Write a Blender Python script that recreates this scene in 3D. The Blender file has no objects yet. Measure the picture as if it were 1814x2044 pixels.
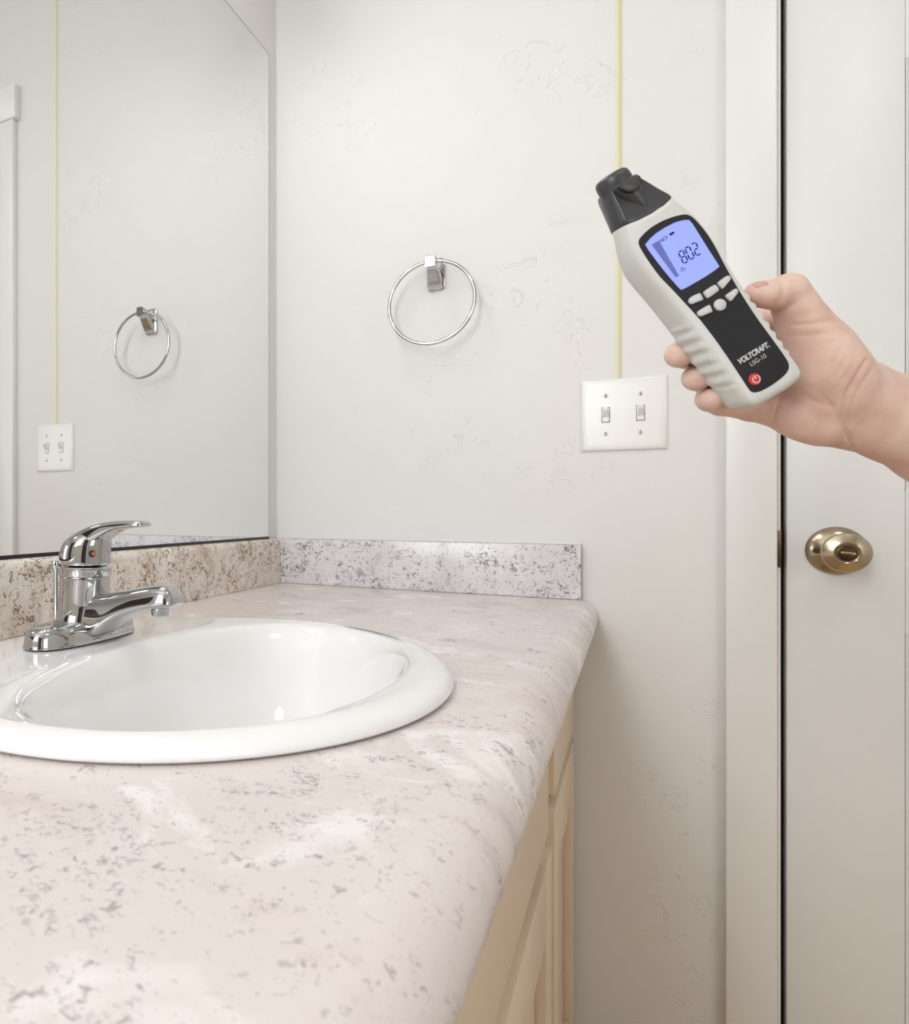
import bpy, bmesh, math, random
import numpy as np
from mathutils import Vector, Matrix
random.seed(4)
scene = bpy.context.scene
COL = scene.collection
PI = math.pi

# ------------------------------------------------------------------ camera
W, H = 1814.0, 2044.0
F, CX, CY, YAW = 1474.2, 317.9, 1017.5, 0.5746      # focal length and principal point in pixels
EYE = 0.97                                          # lens height above the floor
CAM = Vector((0.613, -1.381, EYE))
cd = bpy.data.cameras.new('camera'); cam = bpy.data.objects.new('camera', cd); COL.objects.link(cam)
cam.location = CAM
cam.rotation_euler = (PI/2, 0, YAW)
cd.sensor_fit = 'HORIZONTAL'; cd.sensor_width = 36.0
cd.lens = F/W*36.0
cd.shift_x = (W/2-CX)/W
cd.shift_y = (CY-H/2)/W
cd.clip_start = 0.01; cd.clip_end = 50
cd.dof.use_dof = True; cd.dof.focus_distance = 0.74; cd.dof.aperture_fstop = 14
scene.camera = cam

# ------------------------------------------------------------------ world, exposure, light levels
world = bpy.data.worlds.new('world'); scene.world = world; world.use_nodes = True
world.node_tree.nodes['Background'].inputs[0].default_value = (0.9, 0.95, 1, 1)
world.node_tree.nodes['Background'].inputs[1].default_value = 0.0
scene.view_settings.view_transform = 'Standard'
scene.view_settings.look = 'None'
scene.view_settings.gamma = 1.0
scene.view_settings.use_curve_mapping = False
scene.view_settings.exposure = -0.2
scene.cycles.max_bounces = 7; scene.cycles.diffuse_bounces = 4; scene.cycles.glossy_bounces = 4; scene.cycles.transmission_bounces = 2
BULB = 38          # radiance of the vanity bulbs
CEIL = 11          # radiance of the added ceiling fill lamp's diffuser
FILL_WIN2 = 4.8           # radiance of the added fill window opposite the mirror
FILL_WIN = 16.0            # radiance of the added fill window behind the camera

# ------------------------------------------------------------------ helpers
def lin(r, g, b):
    f = lambda c: (c/255/12.92) if c/255 <= 0.04045 else ((c/255+0.055)/1.055)**2.4
    return (f(r), f(g), f(b), 1)

def mat(name, col, rough=0.5, metal=0.0, spec=0.5, emit=None, es=0.0, coat=0.0, sss=0.0):
    m = bpy.data.materials.new(name); m.use_nodes = True
    b = m.node_tree.nodes['Principled BSDF']
    b.inputs['Base Color'].default_value = col
    b.inputs['Roughness'].default_value = rough
    b.inputs['Metallic'].default_value = metal
    b.inputs['Specular IOR Level'].default_value = spec
    b.inputs['Coat Weight'].default_value = coat
    b.inputs['Coat Roughness'].default_value = 0.03
    if sss:
        b.inputs['Subsurface Weight'].default_value = sss
        b.inputs['Subsurface Radius'].default_value = (1.0, 0.4, 0.2)
        b.inputs['Subsurface Scale'].default_value = 0.004
    if emit:
        b.inputs['Emission Color'].default_value = emit
        b.inputs['Emission Strength'].default_value = es
    return m

def N(m, t, **kw):
    n = m.node_tree.nodes.new(t)
    for k, v in kw.items():
        setattr(n, k, v)
    return n
def L(m, a, b): m.node_tree.links.new(a, b)
def bsdf(m): return m.node_tree.nodes['Principled BSDF']

def noise(m, scale, detail=3, rough=0.55, coord='Object', vec=None, dist=0.0):
    if vec is None:
        tc = N(m, 'ShaderNodeTexCoord'); vec = tc.outputs[coord]
    n = N(m, 'ShaderNodeTexNoise'); n.inputs['Scale'].default_value = scale
    n.inputs['Detail'].default_value = detail; n.inputs['Roughness'].default_value = rough
    n.inputs['Distortion'].default_value = dist
    L(m, vec, n.inputs['Vector']); return n.outputs['Fac']
def ramp(m, fac, stops, interp='LINEAR'):
    r = N(m, 'ShaderNodeValToRGB'); r.color_ramp.interpolation = interp
    e = r.color_ramp.elements
    while len(e) < len(stops): e.new(0.5)
    for el, (p, c) in zip(e, stops):
        el.position = p; el.color = c if len(c) == 4 else (*c, 1)
    L(m, fac, r.inputs['Fac']); return r.outputs['Color']
def mathn(m, op, a, b):
    n = N(m, 'ShaderNodeMath', operation=op)
    for i, x in enumerate((a, b)):
        if isinstance(x, (int, float)): n.inputs[i].default_value = x
        else: L(m, x, n.inputs[i])
    return n.outputs[0]
def mixc(m, fac, a, b):
    n = N(m, 'ShaderNodeMix', data_type='RGBA')
    if isinstance(fac, (int, float)): n.inputs[0].default_value = fac
    else: L(m, fac, n.inputs[0])
    for i, x in ((6, a), (7, b)):
        if isinstance(x, tuple): n.inputs[i].default_value = x
        else: L(m, x, n.inputs[i])
    return n.outputs[2]
def bump(m, h, strength=0.2, dist=0.001):
    b = N(m, 'ShaderNodeBump'); b.inputs['Strength'].default_value = strength
    b.inputs['Distance'].default_value = dist
    L(m, h, b.inputs['Height']); L(m, b.outputs['Normal'], bsdf(m).inputs['Normal'])

def link(name, me, m=None, parent=None, smooth=False, mods=None, auto=None):
    o = bpy.data.objects.new(name, me); COL.objects.link(o)
    if m: me.materials.append(m)
    if parent: o.parent = parent
    if smooth:
        me.polygons.foreach_set('use_smooth', [True]*len(me.polygons))
    if auto is not None:
        me.polygons.foreach_set('use_smooth', [True]*len(me.polygons))
        try: me.set_sharp_from_angle(angle=auto)
        except Exception: pass
    return o
def obj(name, bm, m=None, parent=None, smooth=False, auto=None, recalc=True):
    if recalc: bmesh.ops.recalc_face_normals(bm, faces=bm.faces)
    me = bpy.data.meshes.new(name); bm.to_mesh(me); bm.free()
    return link(name, me, m, parent, smooth, auto=auto)
def empty(name, loc=(0, 0, 0)):
    o = bpy.data.objects.new(name, None); COL.objects.link(o); o.location = loc
    o.empty_display_size = 0.03; return o
def tag(o, label=None, cat=None, group=None, kind=None):
    if label: o['label'] = label
    if cat: o['category'] = cat
    if group: o['group'] = group
    if kind: o['kind'] = kind
    return o
def box(bm, x0, x1, y0, y1, z0, z1, bev=0, seg=2):
    b2 = bmesh.new()
    bmesh.ops.create_cube(b2, size=1)
    for v in b2.verts:
        v.co = ((x0+x1)/2+v.co.x*(x1-x0), (y0+y1)/2+v.co.y*(y1-y0), (z0+z1)/2+v.co.z*(z1-z0))
    if bev: bmesh.ops.bevel(b2, geom=list(b2.edges), offset=bev, segments=seg, profile=0.5, affect='EDGES')
    me = bpy.data.meshes.new('t'); b2.to_mesh(me); b2.free(); bm.from_mesh(me); bpy.data.meshes.remove(me)
    return bm
def boxo(name, x0, x1, y0, y1, z0, z1, m, parent=None, bev=0, seg=2):
    """a box mesh; when parented its coordinates are world coordinates less the parent's place"""
    p = parent_loc(parent)
    return obj(name, box(bmesh.new(), x0-p.x, x1-p.x, y0-p.y, y1-p.y, z0-p.z, z1-p.z, bev, seg), m, parent, auto=0.7 if bev else None)
def parent_loc(p):
    v = Vector((0, 0, 0))
    while p is not None:
        v += p.location; p = p.parent
    return v
def loft(rings, close=True, cap0=True, cap1=True, bm=None):
    bm = bm or bmesh.new()
    R = [[bm.verts.new(p) for p in r] for r in rings]
    n = len(R[0])
    for a, b in zip(R, R[1:]):
        for i in range(n if close else n-1):
            j = (i+1) % n
            bm.faces.new((a[i], a[j], b[j], b[i]))
    if cap0: bm.faces.new(R[0][::-1])
    if cap1: bm.faces.new(R[-1])
    return bm
def lathe(prof, axis='z', n=48, c=(0, 0, 0)):
    """prof: list of (radius, height); closed with fans at zero radius"""
    rings = []
    for r, h in prof:
        r = max(r, 1e-5)
        ring = []
        for i in range(n):
            a = 2*PI*i/n; x, y = r*math.cos(a), r*math.sin(a)
            p = {'z': (x, y, h), 'y': (x, h, y), 'x': (h, x, y)}[axis]
            ring.append((p[0]+c[0], p[1]+c[1], p[2]+c[2]))
        rings.append(ring)
    return loft(rings)
def tube(pts, r, n=12, closed=False):
    pts = [Vector(p) for p in pts]; m = len(pts); rings = []
    up = None
    for i, p in enumerate(pts):
        if closed: t = (pts[(i+1) % m]-pts[i-1]).normalized()
        else: t = (pts[min(i+1, m-1)]-pts[max(i-1, 0)]).normalized()
        if up is None:
            up = Vector((0, 0, 1)) if abs(t.z) < 0.9 else Vector((1, 0, 0))
        a = (up-t*up.dot(t)).normalized(); b = t.cross(a); up = a
        rr = r[i] if isinstance(r, (list, tuple)) else r
        rings.append([p+(a*math.cos(2*PI*k/n)+b*math.sin(2*PI*k/n))*rr for k in range(n)])
    if closed:
        rings.append(rings[0])
        bm = loft(rings, cap0=False, cap1=False); bmesh.ops.remove_doubles(bm, verts=bm.verts, dist=1e-6); return bm
    return loft(rings)
def subsurf(o, lv=2):
    md = o.modifiers.new('sub', 'SUBSURF'); md.levels = lv; md.render_levels = lv; return o
def interp(x, tab):
    xs = [a[0] for a in tab]
    return [float(np.interp(x, xs, [a[k] for a in tab])) for k in range(1, len(tab[0]))]
def smooth_tab(x, tab):
    """Catmull-Rom interpolation of a table of (x, v1, v2...)"""
    xs = [a[0] for a in tab]
    if x <= xs[0]: return list(tab[0][1:])
    if x >= xs[-1]: return list(tab[-1][1:])
    i = max(k for k in range(len(xs)) if xs[k] <= x); i = min(i, len(xs)-2)
    p1, p2 = tab[i], tab[i+1]; p0 = tab[max(i-1, 0)]; p3 = tab[min(i+2, len(xs)-1)]
    h = p2[0]-p1[0]; t = (x-p1[0])/h; out = []
    for k in range(1, len(p1)):
        m1 = (p2[k]-p0[k])/max(p2[0]-p0[0], 1e-9)*h; m2 = (p3[k]-p1[k])/max(p3[0]-p1[0], 1e-9)*h
        out.append((2*t**3-3*t*t+1)*p1[k]+(t**3-2*t*t+t)*m1+(-2*t**3+3*t*t)*p2[k]+(t**3-t*t)*m2)
    return out

# ------------------------------------------------------------------ materials
M = {}
def wall_mat():
    m = mat('wall_paint', lin(231, 229, 226), 0.48, spec=0.32)
    tc = N(m, 'ShaderNodeTexCoord')
    n1 = noise(m, 380, 1, 0.6, vec=tc.outputs['Object'])
    # knocked-down plaster: flat islands with raised rims, only in some places
    n2 = noise(m, 26, 3, 0.6, vec=tc.outputs['Object'], dist=1.2)
    isl = ramp(m, n2, [(0.60, (0, 0, 0)), (0.625, (1, 1, 1)), (0.66, (0.35, 0.35, 0.35)), (1, (0.3, 0.3, 0.3))])
    n3 = noise(m, 5, 0, 0.5, vec=tc.outputs['Object'])
    gate = ramp(m, n3, [(0.48, (0.0, 0.0, 0.0)), (0.62, (1, 1, 1))])
    h = mathn(m, 'ADD', mathn(m, 'MULTIPLY', n1, 0.22), mathn(m, 'MULTIPLY', isl, gate))
    bump(m, h, 0.7, 0.0009)
    return m
M['wall'] = wall_mat()
def paint(name, rgb, rough, grain=True):
    m = mat(name, lin(*rgb), rough, spec=0.5)
    if grain:
        tc = N(m, 'ShaderNodeTexCoord'); mp = N(m, 'ShaderNodeMapping'); mp.inputs['Scale'].default_value = (1, 1, 0.06)
        L(m, tc.outputs['Object'], mp.inputs['Vector'])
        bump(m, noise(m, 420, 1, 0.6, vec=mp.outputs['Vector']), 0.12, 0.0006)
    return m
M['door'] = paint('door_paint', (234, 234, 232), 0.35)
M['trim'] = paint('trim_paint', (236, 235, 232), 0.3)
M['cab'] = paint('cabinet_paint', (228, 208, 182), 0.38, False)
M['ceil'] = mat('ceiling_paint', lin(238, 235, 230), 0.8)
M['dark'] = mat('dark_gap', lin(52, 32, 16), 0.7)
def floor_mat():
    m = mat('floor_vinyl', lin(150, 125, 98), 0.4)
    c = ramp(m, noise(m, 7, 5, 0.6), [(0.3, lin(206, 172, 126)), (0.7, lin(228, 198, 152))])
    L(m, c, bsdf(m).inputs['Base Color']); return m
M['floor'] = floor_mat()
def stone(name, fleck, fleck2, amount, base=(228, 217, 213), pale=(243, 239, 235), warm=(214, 199, 196), w1=0.75, w2=0.85):
    m = mat(name, lin(*base), 0.26, spec=0.5)
    tc = N(m, 'ShaderNodeTexCoord'); v = tc.outputs['Object']
    cloud = noise(m, 11, 4, 0.6, vec=v, dist=0.8)
    c = ramp(m, cloud, [(0.30, lin(*warm)), (0.45, lin(*base)), (0.56, lin(*base)), (0.66, lin(*pale))])
    clus = noise(m, 22, 4, 0.6, vec=v, dist=1.5)
    f1 = noise(m, 210, 2, 0.5, vec=v, dist=1.2)
    f2 = noise(m, 105, 3, 0.6, vec=v, dist=1.8)
    def flecks(f, coef, thr, soft):
        mr_ = N(m, 'ShaderNodeMapRange')
        t = 0.5+0.5*coef+thr-amount
        mr_.inputs['From Min'].default_value = t; mr_.inputs['From Max'].default_value = t+soft
        L(m, mathn(m, 'ADD', f, mathn(m, 'MULTIPLY', clus, coef)), mr_.inputs['Value']); return mr_.outputs[0]
    c = mixc(m, mathn(m, 'MULTIPLY', flecks(f1, 0.45, 0.135, 0.04), w1), c, lin(*fleck2))
    c = mixc(m, mathn(m, 'MULTIPLY', flecks(f2, 0.6, 0.165, 0.03), w2), c, lin(*fleck))
    L(m, c, bsdf(m).inputs['Base Color'])
    return m
M['stone_top'] = stone('speckled_laminate_top', (142, 128, 132), (172, 158, 160), 0.004, w1=0.5, w2=0.62)
M['stone_back'] = stone('speckled_laminate_grey', (120, 112, 114), (150, 140, 142), 0.04, base=(228, 224, 226), pale=(244, 242, 244), warm=(214, 208, 210))
M['stone_left'] = stone('speckled_laminate_brown', (128, 98, 66), (164, 138, 110), 0.07, base=(226, 218, 208), pale=(240, 234, 226), warm=(206, 188, 168))
M['porcelain'] = mat('porcelain', lin(244, 242, 241), 0.06, spec=0.55, coat=0.5)
M['chrome'] = mat('chrome', (0.52, 0.525, 0.53, 1), 0.035, metal=1.0)
M['nickel'] = mat('satin_nickel', lin(182, 168, 144), 0.2, metal=1.0)
M['nickel_dark'] = mat('nickel_dark', lin(120, 104, 80), 0.25, metal=1.0)
M['mirror'] = mat('mirror_silver', (0.875, 0.885, 0.88, 1), 0.0, metal=1.0)
M['mirror_edge'] = mat('mirror_edge', lin(92, 84, 70), 0.3)
M['plastic_white'] = mat('switch_plastic', lin(243, 241, 238), 0.28, spec=0.5)
M['screw'] = mat('screw_paint', lin(224, 219, 215), 0.3)
M['slot'] = mat('slot_shadow', lin(70, 62, 58), 0.6)
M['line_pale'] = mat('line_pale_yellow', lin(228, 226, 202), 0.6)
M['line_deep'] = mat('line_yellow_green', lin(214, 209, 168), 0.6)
def speckle(name, rgb, rough, h=0.1, sc=2500):
    m = mat(name, lin(*rgb), rough); bump(m, noise(m, sc, 2), h, 0.0002); return m
M['body'] = speckle('tester_grey_white_plastic', (214, 214, 209), 0.42)
M['cap'] = speckle('tester_charcoal_plastic', (60, 60, 62), 0.38)
M['panel'] = speckle('tester_black_panel', (38, 37, 39), 0.55, 0.05)
bsdf(M['panel']).inputs['Specular IOR Level'].default_value = 0.25
M['button'] = mat('button_grey', lin(205, 205, 205), 0.45)
M['button_print'] = mat('button_print', lin(228, 228, 228), 0.5)
M['lcd'] = mat('screen_blue', lin(120, 135, 205), 0.25, emit=lin(146, 158, 240), es=0.72)
M['lcd_dark'] = mat('screen_ink', lin(22, 6, 96), 0.6, spec=0.2)
M['lcd_edge'] = mat('screen_rim', lin(40, 44, 110), 0.3)
M['print'] = mat('print_silver', lin(205, 205, 205), 0.5)
M['red'] = mat('power_red', lin(200, 50, 48), 0.4)
M['white_print'] = mat('power_print', lin(240, 236, 234), 0.5)
def skin_mat():
    m = mat('skin', lin(222, 186, 168), 0.48, spec=0.4, sss=0.12)
    c = ramp(m, noise(m, 38, 4, 0.6), [(0.32, lin(214, 174, 160)), (0.5, lin(224, 190, 174)), (0.68, lin(230, 203, 186))])
    L(m, c, bsdf(m).inputs['Base Color'])
    tc = N(m, 'ShaderNodeTexCoord'); mp = N(m, 'ShaderNodeMapping')
    mp.inputs['Scale'].default_value = (1, 0.35, 1); mp.inputs['Rotation'].default_value = (0, 0, 0.6)
    L(m, tc.outputs['Object'], mp.inputs['Vector'])
    h = mathn(m, 'ADD', noise(m, 900, 3, 0.6, vec=mp.outputs['Vector']), mathn(m, 'MULTIPLY', noise(m, 260, 3, 0.6, vec=mp.outputs['Vector']), 1.4))
    bump(m, h, 0.22, 0.0006)
    return m
M['skin'] = skin_mat()
M['nail'] = mat('nail', lin(206, 160, 150), 0.25, spec=0.5)
M['bulb'] = mat('bulb_glow', (1, 1, 1, 1), 0.4, emit=(1.0, 0.99, 0.975, 1), es=BULB)
M['diffuser'] = mat('diffuser_glow', (1, 1, 1, 1), 0.4, emit=(0.98, 0.985, 1.0, 1), es=CEIL)
M['fill_glow'] = mat('frosted_fill_glow', (1, 1, 1, 1), 0.6, emit=(0.92, 0.965, 1.0, 1), es=FILL_WIN)
M['fill_glow_soft'] = mat('frosted_fill_glow_side', (1, 1, 1, 1), 0.6, emit=(0.91, 0.955, 1.0, 1), es=FILL_WIN2)
M['walnut'] = mat('walnut', lin(62, 42, 28), 0.4)
M['shade'] = mat('shade_metal', lin(190, 185, 175), 0.25, metal=1.0)
M['orange'] = mat('indicator_orange', lin(190, 90, 30), 0.4)
M['black'] = mat('indicator_black', lin(14, 12, 12), 0.4)

# ================================================================== the room
RX, RY, RZ = 2.05, -2.55, 2.44
DX0, DX1, DTOP = 0.790, 1.552, EYE+0.972            # door opening
tag(boxo('floor', -0.1, RX+0.1, RY-0.1, 0.12, -0.1, 0, M['floor']), 'tan vinyl bathroom floor below the vanity', 'floor', kind='structure')
tag(boxo('ceiling', -0.1, RX+0.1, RY-0.1, 0.12, RZ, RZ+0.1, M['ceil']), 'white painted bathroom ceiling overhead', 'ceiling', kind='structure')
tag(boxo('wall_left', -0.1, 0, RY-0.1, 0.12, 0, RZ, M['wall']), 'off white wall that carries the large mirror', 'wall', kind='structure')
tag(boxo('wall_right', RX, RX+0.1, RY-0.1, 0.12, 0, RZ, M['wall']), 'off white wall opposite the mirror', 'wall', kind='structure')
tag(boxo('wall_front', -0.1, RX+0.1, RY-0.1, RY, 0, RZ, M['wall']), 'off white wall behind the camera', 'wall', kind='structure')
bm = bmesh.new()
box(bm, 0, DX0-0.009, 0, 0.1, 0, RZ); box(bm, DX1+0.009, RX, 0, 0.1, 0, RZ); box(bm, DX0-0.009, DX1+0.009, 0, 0.1, DTOP+0.009, RZ)
tag(obj('wall_back', bm, M['wall']), 'off white textured wall with towel ring and light switch', 'wall', kind='structure')

# door frame: jambs, stops, casings, header
jm = empty('trim_1', (DX0, 0, 0)); tag(jm, 'white door jamb with strike plate beside the dark gap', 'door frame', kind='structure')
boxo('jamb', DX0-0.009, DX0-0.004, -0.001, 0.1, 0, DTOP+0.005, M['trim'], jm)
boxo('jamb', DX1+0.004, DX1+0.009, -0.001, 0.1, 0, DTOP+0.005, M['trim'], jm)
boxo('jamb', DX0-0.009, DX1+0.009, -0.001, 0.1, DTOP+0.004, DTOP+0.009, M['trim'], jm)
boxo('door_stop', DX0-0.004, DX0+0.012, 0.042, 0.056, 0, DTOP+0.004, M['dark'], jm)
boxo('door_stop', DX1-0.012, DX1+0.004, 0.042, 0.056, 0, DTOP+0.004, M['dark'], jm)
sp = boxo('strike_plate', DX0-0.0045, DX0-0.0032, -0.0015, 0.03, EYE-0.085, EYE-0.028, M['nickel'], jm)
sp['label'] = 'nickel strike plate'
bm = bmesh.new()   # curved lip of the strike plate
ring = []
for i in range(9):
    a = i/8
    z = EYE-0.083+0.053*a; d = 0.0032*math.sin(PI*a)
    ring.append([(DX0-0.0085-d*0.25, -0.0022-d*0.3, z), (DX0-0.0035, -0.0022-d*0.3, z), (DX0-0.0035, -0.0008, z), (DX0-0.0085, -0.0008, z)])
bm = loft([[(p[0]-DX0, p[1], p[2]) for p in r] for r in ring])
obj('strike_lip', bm, M['nickel'], sp, auto=0.7)

def casing(name, x0, x1, label):
    """flat board with eased edges"""
    o = obj(name, box(bmesh.new(), x0, x1, -0.0175, 0.0, 0, EYE+0.988, 0.0022, 3), M['trim'], auto=0.7)
    return tag(o, label, 'door trim', kind='structure')
casing('trim_2', 0.7215, 0.7805, 'white flat door casing between the switch wall and the door')
casing('trim_3', DX1+0.010, DX1+0.070, 'white flat door casing on the hinge side of the door')
hd = obj('trim_4', box(bmesh.new(), 0.710, DX1+0.082, -0.022, 0, EYE+0.988, EYE+1.072, 0.002, 2), M['trim'], auto=0.7)
tag(hd, 'white flat header board over the door', 'door trim', kind='structure')
for nm, a in (('baseboard_back', (0.534, 0.7215, -0.012, 0, 0, 0.085)), ('baseboard_right', (RX-0.012, RX, RY, 0, 0, 0.085)),
              ('baseboard_front', (0, 0.73, RY, RY+0.012, 0, 0.085))):
    tag(boxo(nm, *a, M['trim'], bev=0.002), 'white baseboard along the %s wall' % nm.split('_')[1], 'baseboard', kind='structure')

# door: stiles, rails and raised panels
door = empty('door_1', (DX0+0.003, 0.003, 0)); tag(door, 'white panelled door with a nickel knob', 'door', kind='structure')
dx0, dx1, df, db = DX0+0.003, DX1-0.003, 0.003, 0.038
P0, P1 = 0.9165, 1.125; Q0, Q1 = 1.217, 1.4255
zs = [0.012, 0.24, EYE-0.168, EYE+0.025, EYE+0.61, EYE+0.70, EYE+0.86, DTOP-0.003]
bm = bmesh.new()
box(bm, dx0-door.location.x, P0-door.location.x, 0, 0.035, zs[0], zs[7], 0.0015)
box(bm, P1-door.location.x, Q0-door.location.x, 0, 0.035, zs[0], zs[7])
box(bm, Q1-door.location.x, dx1-door.location.x, 0, 0.035, zs[0], zs[7], 0.0015)
for a, b in ((P0, P1), (Q0, Q1)):
    for z0, z1 in ((zs[0], zs[1]), (zs[2], zs[3]), (zs[4], zs[5]), (zs[6], zs[7])):
        box(bm, a-door.location.x, b-door.location.x, 0, 0.035, z0, z1)
obj('door_slab', bm, M['door'], door, auto=0.7)
for a, b in ((P0, P1), (Q0, Q1)):
    for z0, z1 in ((zs[1], zs[2]), (zs[3], zs[4]), (zs[5], zs[6])):
        x0, x1 = a-door.location.x, b-door.location.x
        rr = []
        for ins, y in ((0.0, 0.0), (0.003, 0.0015), (0.006, 0.006), (0.012, 0.009), (0.03, 0.009), (0.048, 0.003)):
            rr.append([(x0+ins, y, z0+ins), (x1-ins, y, z0+ins), (x1-ins, y, z1-ins), (x0+ins, y, z1-ins)])
        obj('door_panel', loft(rr, cap0=False), M['door'], door, recalc=False)
# knob
KX, KZ = 0.8465, EYE-0.0575
kn = empty('door_knob', (KX-door.location.x, 0, KZ)); kn.parent = door; kn['label'] = 'round satin nickel privacy knob'
obj('rosette', lathe([(0.0, 0), (0.0335, 0), (0.0338, -0.001), (0.0325, -0.0035), (0.024, -0.0085), (0.0165, -0.011), (0.0135, -0.0125), (0, -0.0125)], 'y', 64), M['nickel'], kn, auto=0.6)
obj('knob', lathe([(0, -0.011), (0.0125, -0.011), (0.0115, -0.026), (0.0130, -0.037), (0.0185, -0.045), (0.0242, -0.053), (0.0262, -0.0585), (0.0262, -0.0608),
                   (0.0250, -0.0628), (0.0195, -0.0652), (0.0142, -0.0668), (0.0134, -0.0682), (0.0124, -0.0676), (0.0120, -0.064), (0, -0.064)], 'y', 64), M['nickel'], kn, auto=0.6)
tb = obj('turn_button', lathe([(0, -0.063), (0.0096, -0.063), (0.0096, -0.0672), (0.0086, -0.0686), (0, -0.069)], 'y', 40), M['nickel_dark'], kn, auto=0.6)
bm = box(bmesh.new(), -0.0076, 0.0076, -0.0735, -0.068, -0.0017, 0.0017, 0.0012, 3)
bmesh.ops.rotate(bm, verts=bm.verts, cent=(0, 0, 0), matrix=Matrix.Rotation(0.12, 3, 'Y'))
obj('turn_bar', bm, M['nickel'], tb, auto=0.6)
# the small keyed screw on the rosette, left of the knob
sc = obj('rosette_screw', lathe([(0, -0.0075), (0.0042, -0.0075), (0.0042, -0.0105), (0.0036, -0.0112), (0, -0.0112)], 'y', 24, (-0.022, 0, 0)), M['nickel_dark'], kn, auto=0.6)

# ================================================================== vanity
CZ = EYE-0.1451                                     # countertop surface
FX, FF = 0.527, 0.509                               # face of the fronts, face of the frame
YN = -1.75                                          # near end of the vanity
vc = empty('vanity_cabinet', (0.27, -0.85, 0)); tag(vc, 'cream painted vanity cabinet under the speckled countertop', 'cabinet')
bm = bmesh.new(); p = parent_loc(vc)
def cb(bm, *a, bev=0):
    return box(bm, a[0]-p.x, a[1]-p.x, a[2]-p.y, a[3]-p.y, a[4], a[5], bev)
cb(bm, 0.004, FF, -0.024, -0.006, 0.0, CZ-0.038); cb(bm, 0.004, FF, YN, YN+0.018, 0.0, CZ-0.038)
cb(bm, 0.004, FF-0.02, YN+0.018, -0.024, 0.1, 0.118); cb(bm, 0.004, 0.01, YN+0.018, -0.024, 0.118, CZ-0.038)
cb(bm, FF-0.09, FF-0.07, YN+0.018, -0.024, 0.0, 0.1)
# face frame
cb(bm, FF-0.018, FF, -0.045, -0.002, 0.1, CZ-0.038); cb(bm, FF-0.018, FF, -0.435, -0.33, 0.1, CZ-0.038)
cb(bm, FF-0.018, FF, YN, YN+0.05, 0.1, CZ-0.038); cb(bm, FF-0.018, FF, -1.32, -1.22, 0.1, CZ-0.038)
for z0, z1 in ((0.1, 0.14), (EYE-0.42, EYE-0.345), (CZ-0.075, CZ-0.038)):
    for y0, y1 in ((-0.33, -0.045), (-1.22, -0.435), (YN+0.05, -1.32)):
        cb(bm, FF-0.018, FF, y0, y1, z0, z1)
obj('carcass', bm, M['cab'], vc)
def slab(y0, y1, z0, z1, nm='drawer_front'):
    boxo(nm, FF+0.0005, FX, y0, y1, z0, z1, M['cab'], vc, bev=0.0022, seg=3)
def shaker(y0, y1, z0, z1):
    dd = empty('cabinet_door', (FF-p.x, (y0+y1)/2-p.y, z0)); dd.parent = vc
    st, g = 0.058, 0.0016
    q = parent_loc(dd)
    bm = bmesh.new()
    for a in ((y0, y0+st, z0, z1), (y1-st, y1, z0, z1), (y0+st, y1-st, z0, z0+st), (y0+st, y1-st, z1-0.082, z1)):
        box(bm, FF+0.0005-q.x, FX-q.x, a[0]-q.y, a[1]-q.y, a[2]-q.z, a[3]-q.z, 0.0012, 2)
    obj('door_frame', bm, M['cab'], dd, auto=0.7)
    boxo('inset_panel', FF+0.001, FX-0.012, y0+st+g, y1-st-g, z0+st+g, z1-0.082-g, M['cab'], dd)
slab(-0.349, -0.012, EYE-0.354, CZ-0.044); slab(-1.235, -0.422, EYE-0.372, CZ-0.044, 'sink_front'); slab(YN+0.012, -1.305, EYE-0.360, CZ-0.044)
shaker(-0.352, -0.012, 0.115, EYE-0.373); shaker(-0.826, -0.387, 0.115, EYE-0.402); shaker(-1.25, -0.832, 0.115, EYE-0.402); shaker(YN+0.012, -1.305, 0.115, EYE-0.373)

# countertop: bullnosed slab with a hole for the sink
SKX, SKY = 0.281, -0.807                             # sink centre
ct = empty('countertop', (0.27, -0.85, CZ)); tag(ct, 'white speckled stone look countertop with rounded front edge', 'countertop'); p = parent_loc(ct)
prof = [(0.003, 0), (0.530, 0)]
R1 = 0.030
for i in range(13):                                 # large top radius
    a = PI/2*i/12; prof.append((0.530+R1*math.sin(a)*1.0, -R1+R1*math.cos(a)))
for i in range(1, 6):
    a = PI/2*i/5; prof.append((0.560-0.012+0.012*math.cos(a), -R1-0.004-0.008*math.sin(a)))
prof += [(0.535, -0.042), (0.530, -0.036), (0.003, -0.036)]
bm = loft([[(x-p.x, y-p.y, z) for x, z in prof] for y in (-0.002, -0.4, -0.8, -1.2, YN-0.02)])
slabo = obj('slab', bm, M['stone_top'], ct, auto=0.6)
cut = lathe([(1, -0.06), (1, 0.05)], 'z', 64)
for v in cut.verts:
    v.co = Vector((SKX+v.co.x*0.196-p.x, SKY+v.co.y*0.243-p.y, v.co.z))
cuto = obj('cutter', cut)
cuto.location = ct.location
md = slabo.modifiers.new('hole', 'BOOLEAN'); md.object = cuto; md.operation = 'DIFFERENCE'; md.solver = 'EXACT'
bpy.context.view_layer.update()
ev = slabo.evaluated_get(bpy.context.evaluated_depsgraph_get())
me2 = bpy.data.meshes.new_from_object(ev)
slabo.modifiers.clear(); slabo.data = me2
me2.polygons.foreach_set('use_smooth', [True]*len(me2.polygons))
try: me2.set_sharp_from_angle(angle=0.6)
except Exception: pass
bpy.data.objects.remove(cuto)
SPZ = 0.0880
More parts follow.
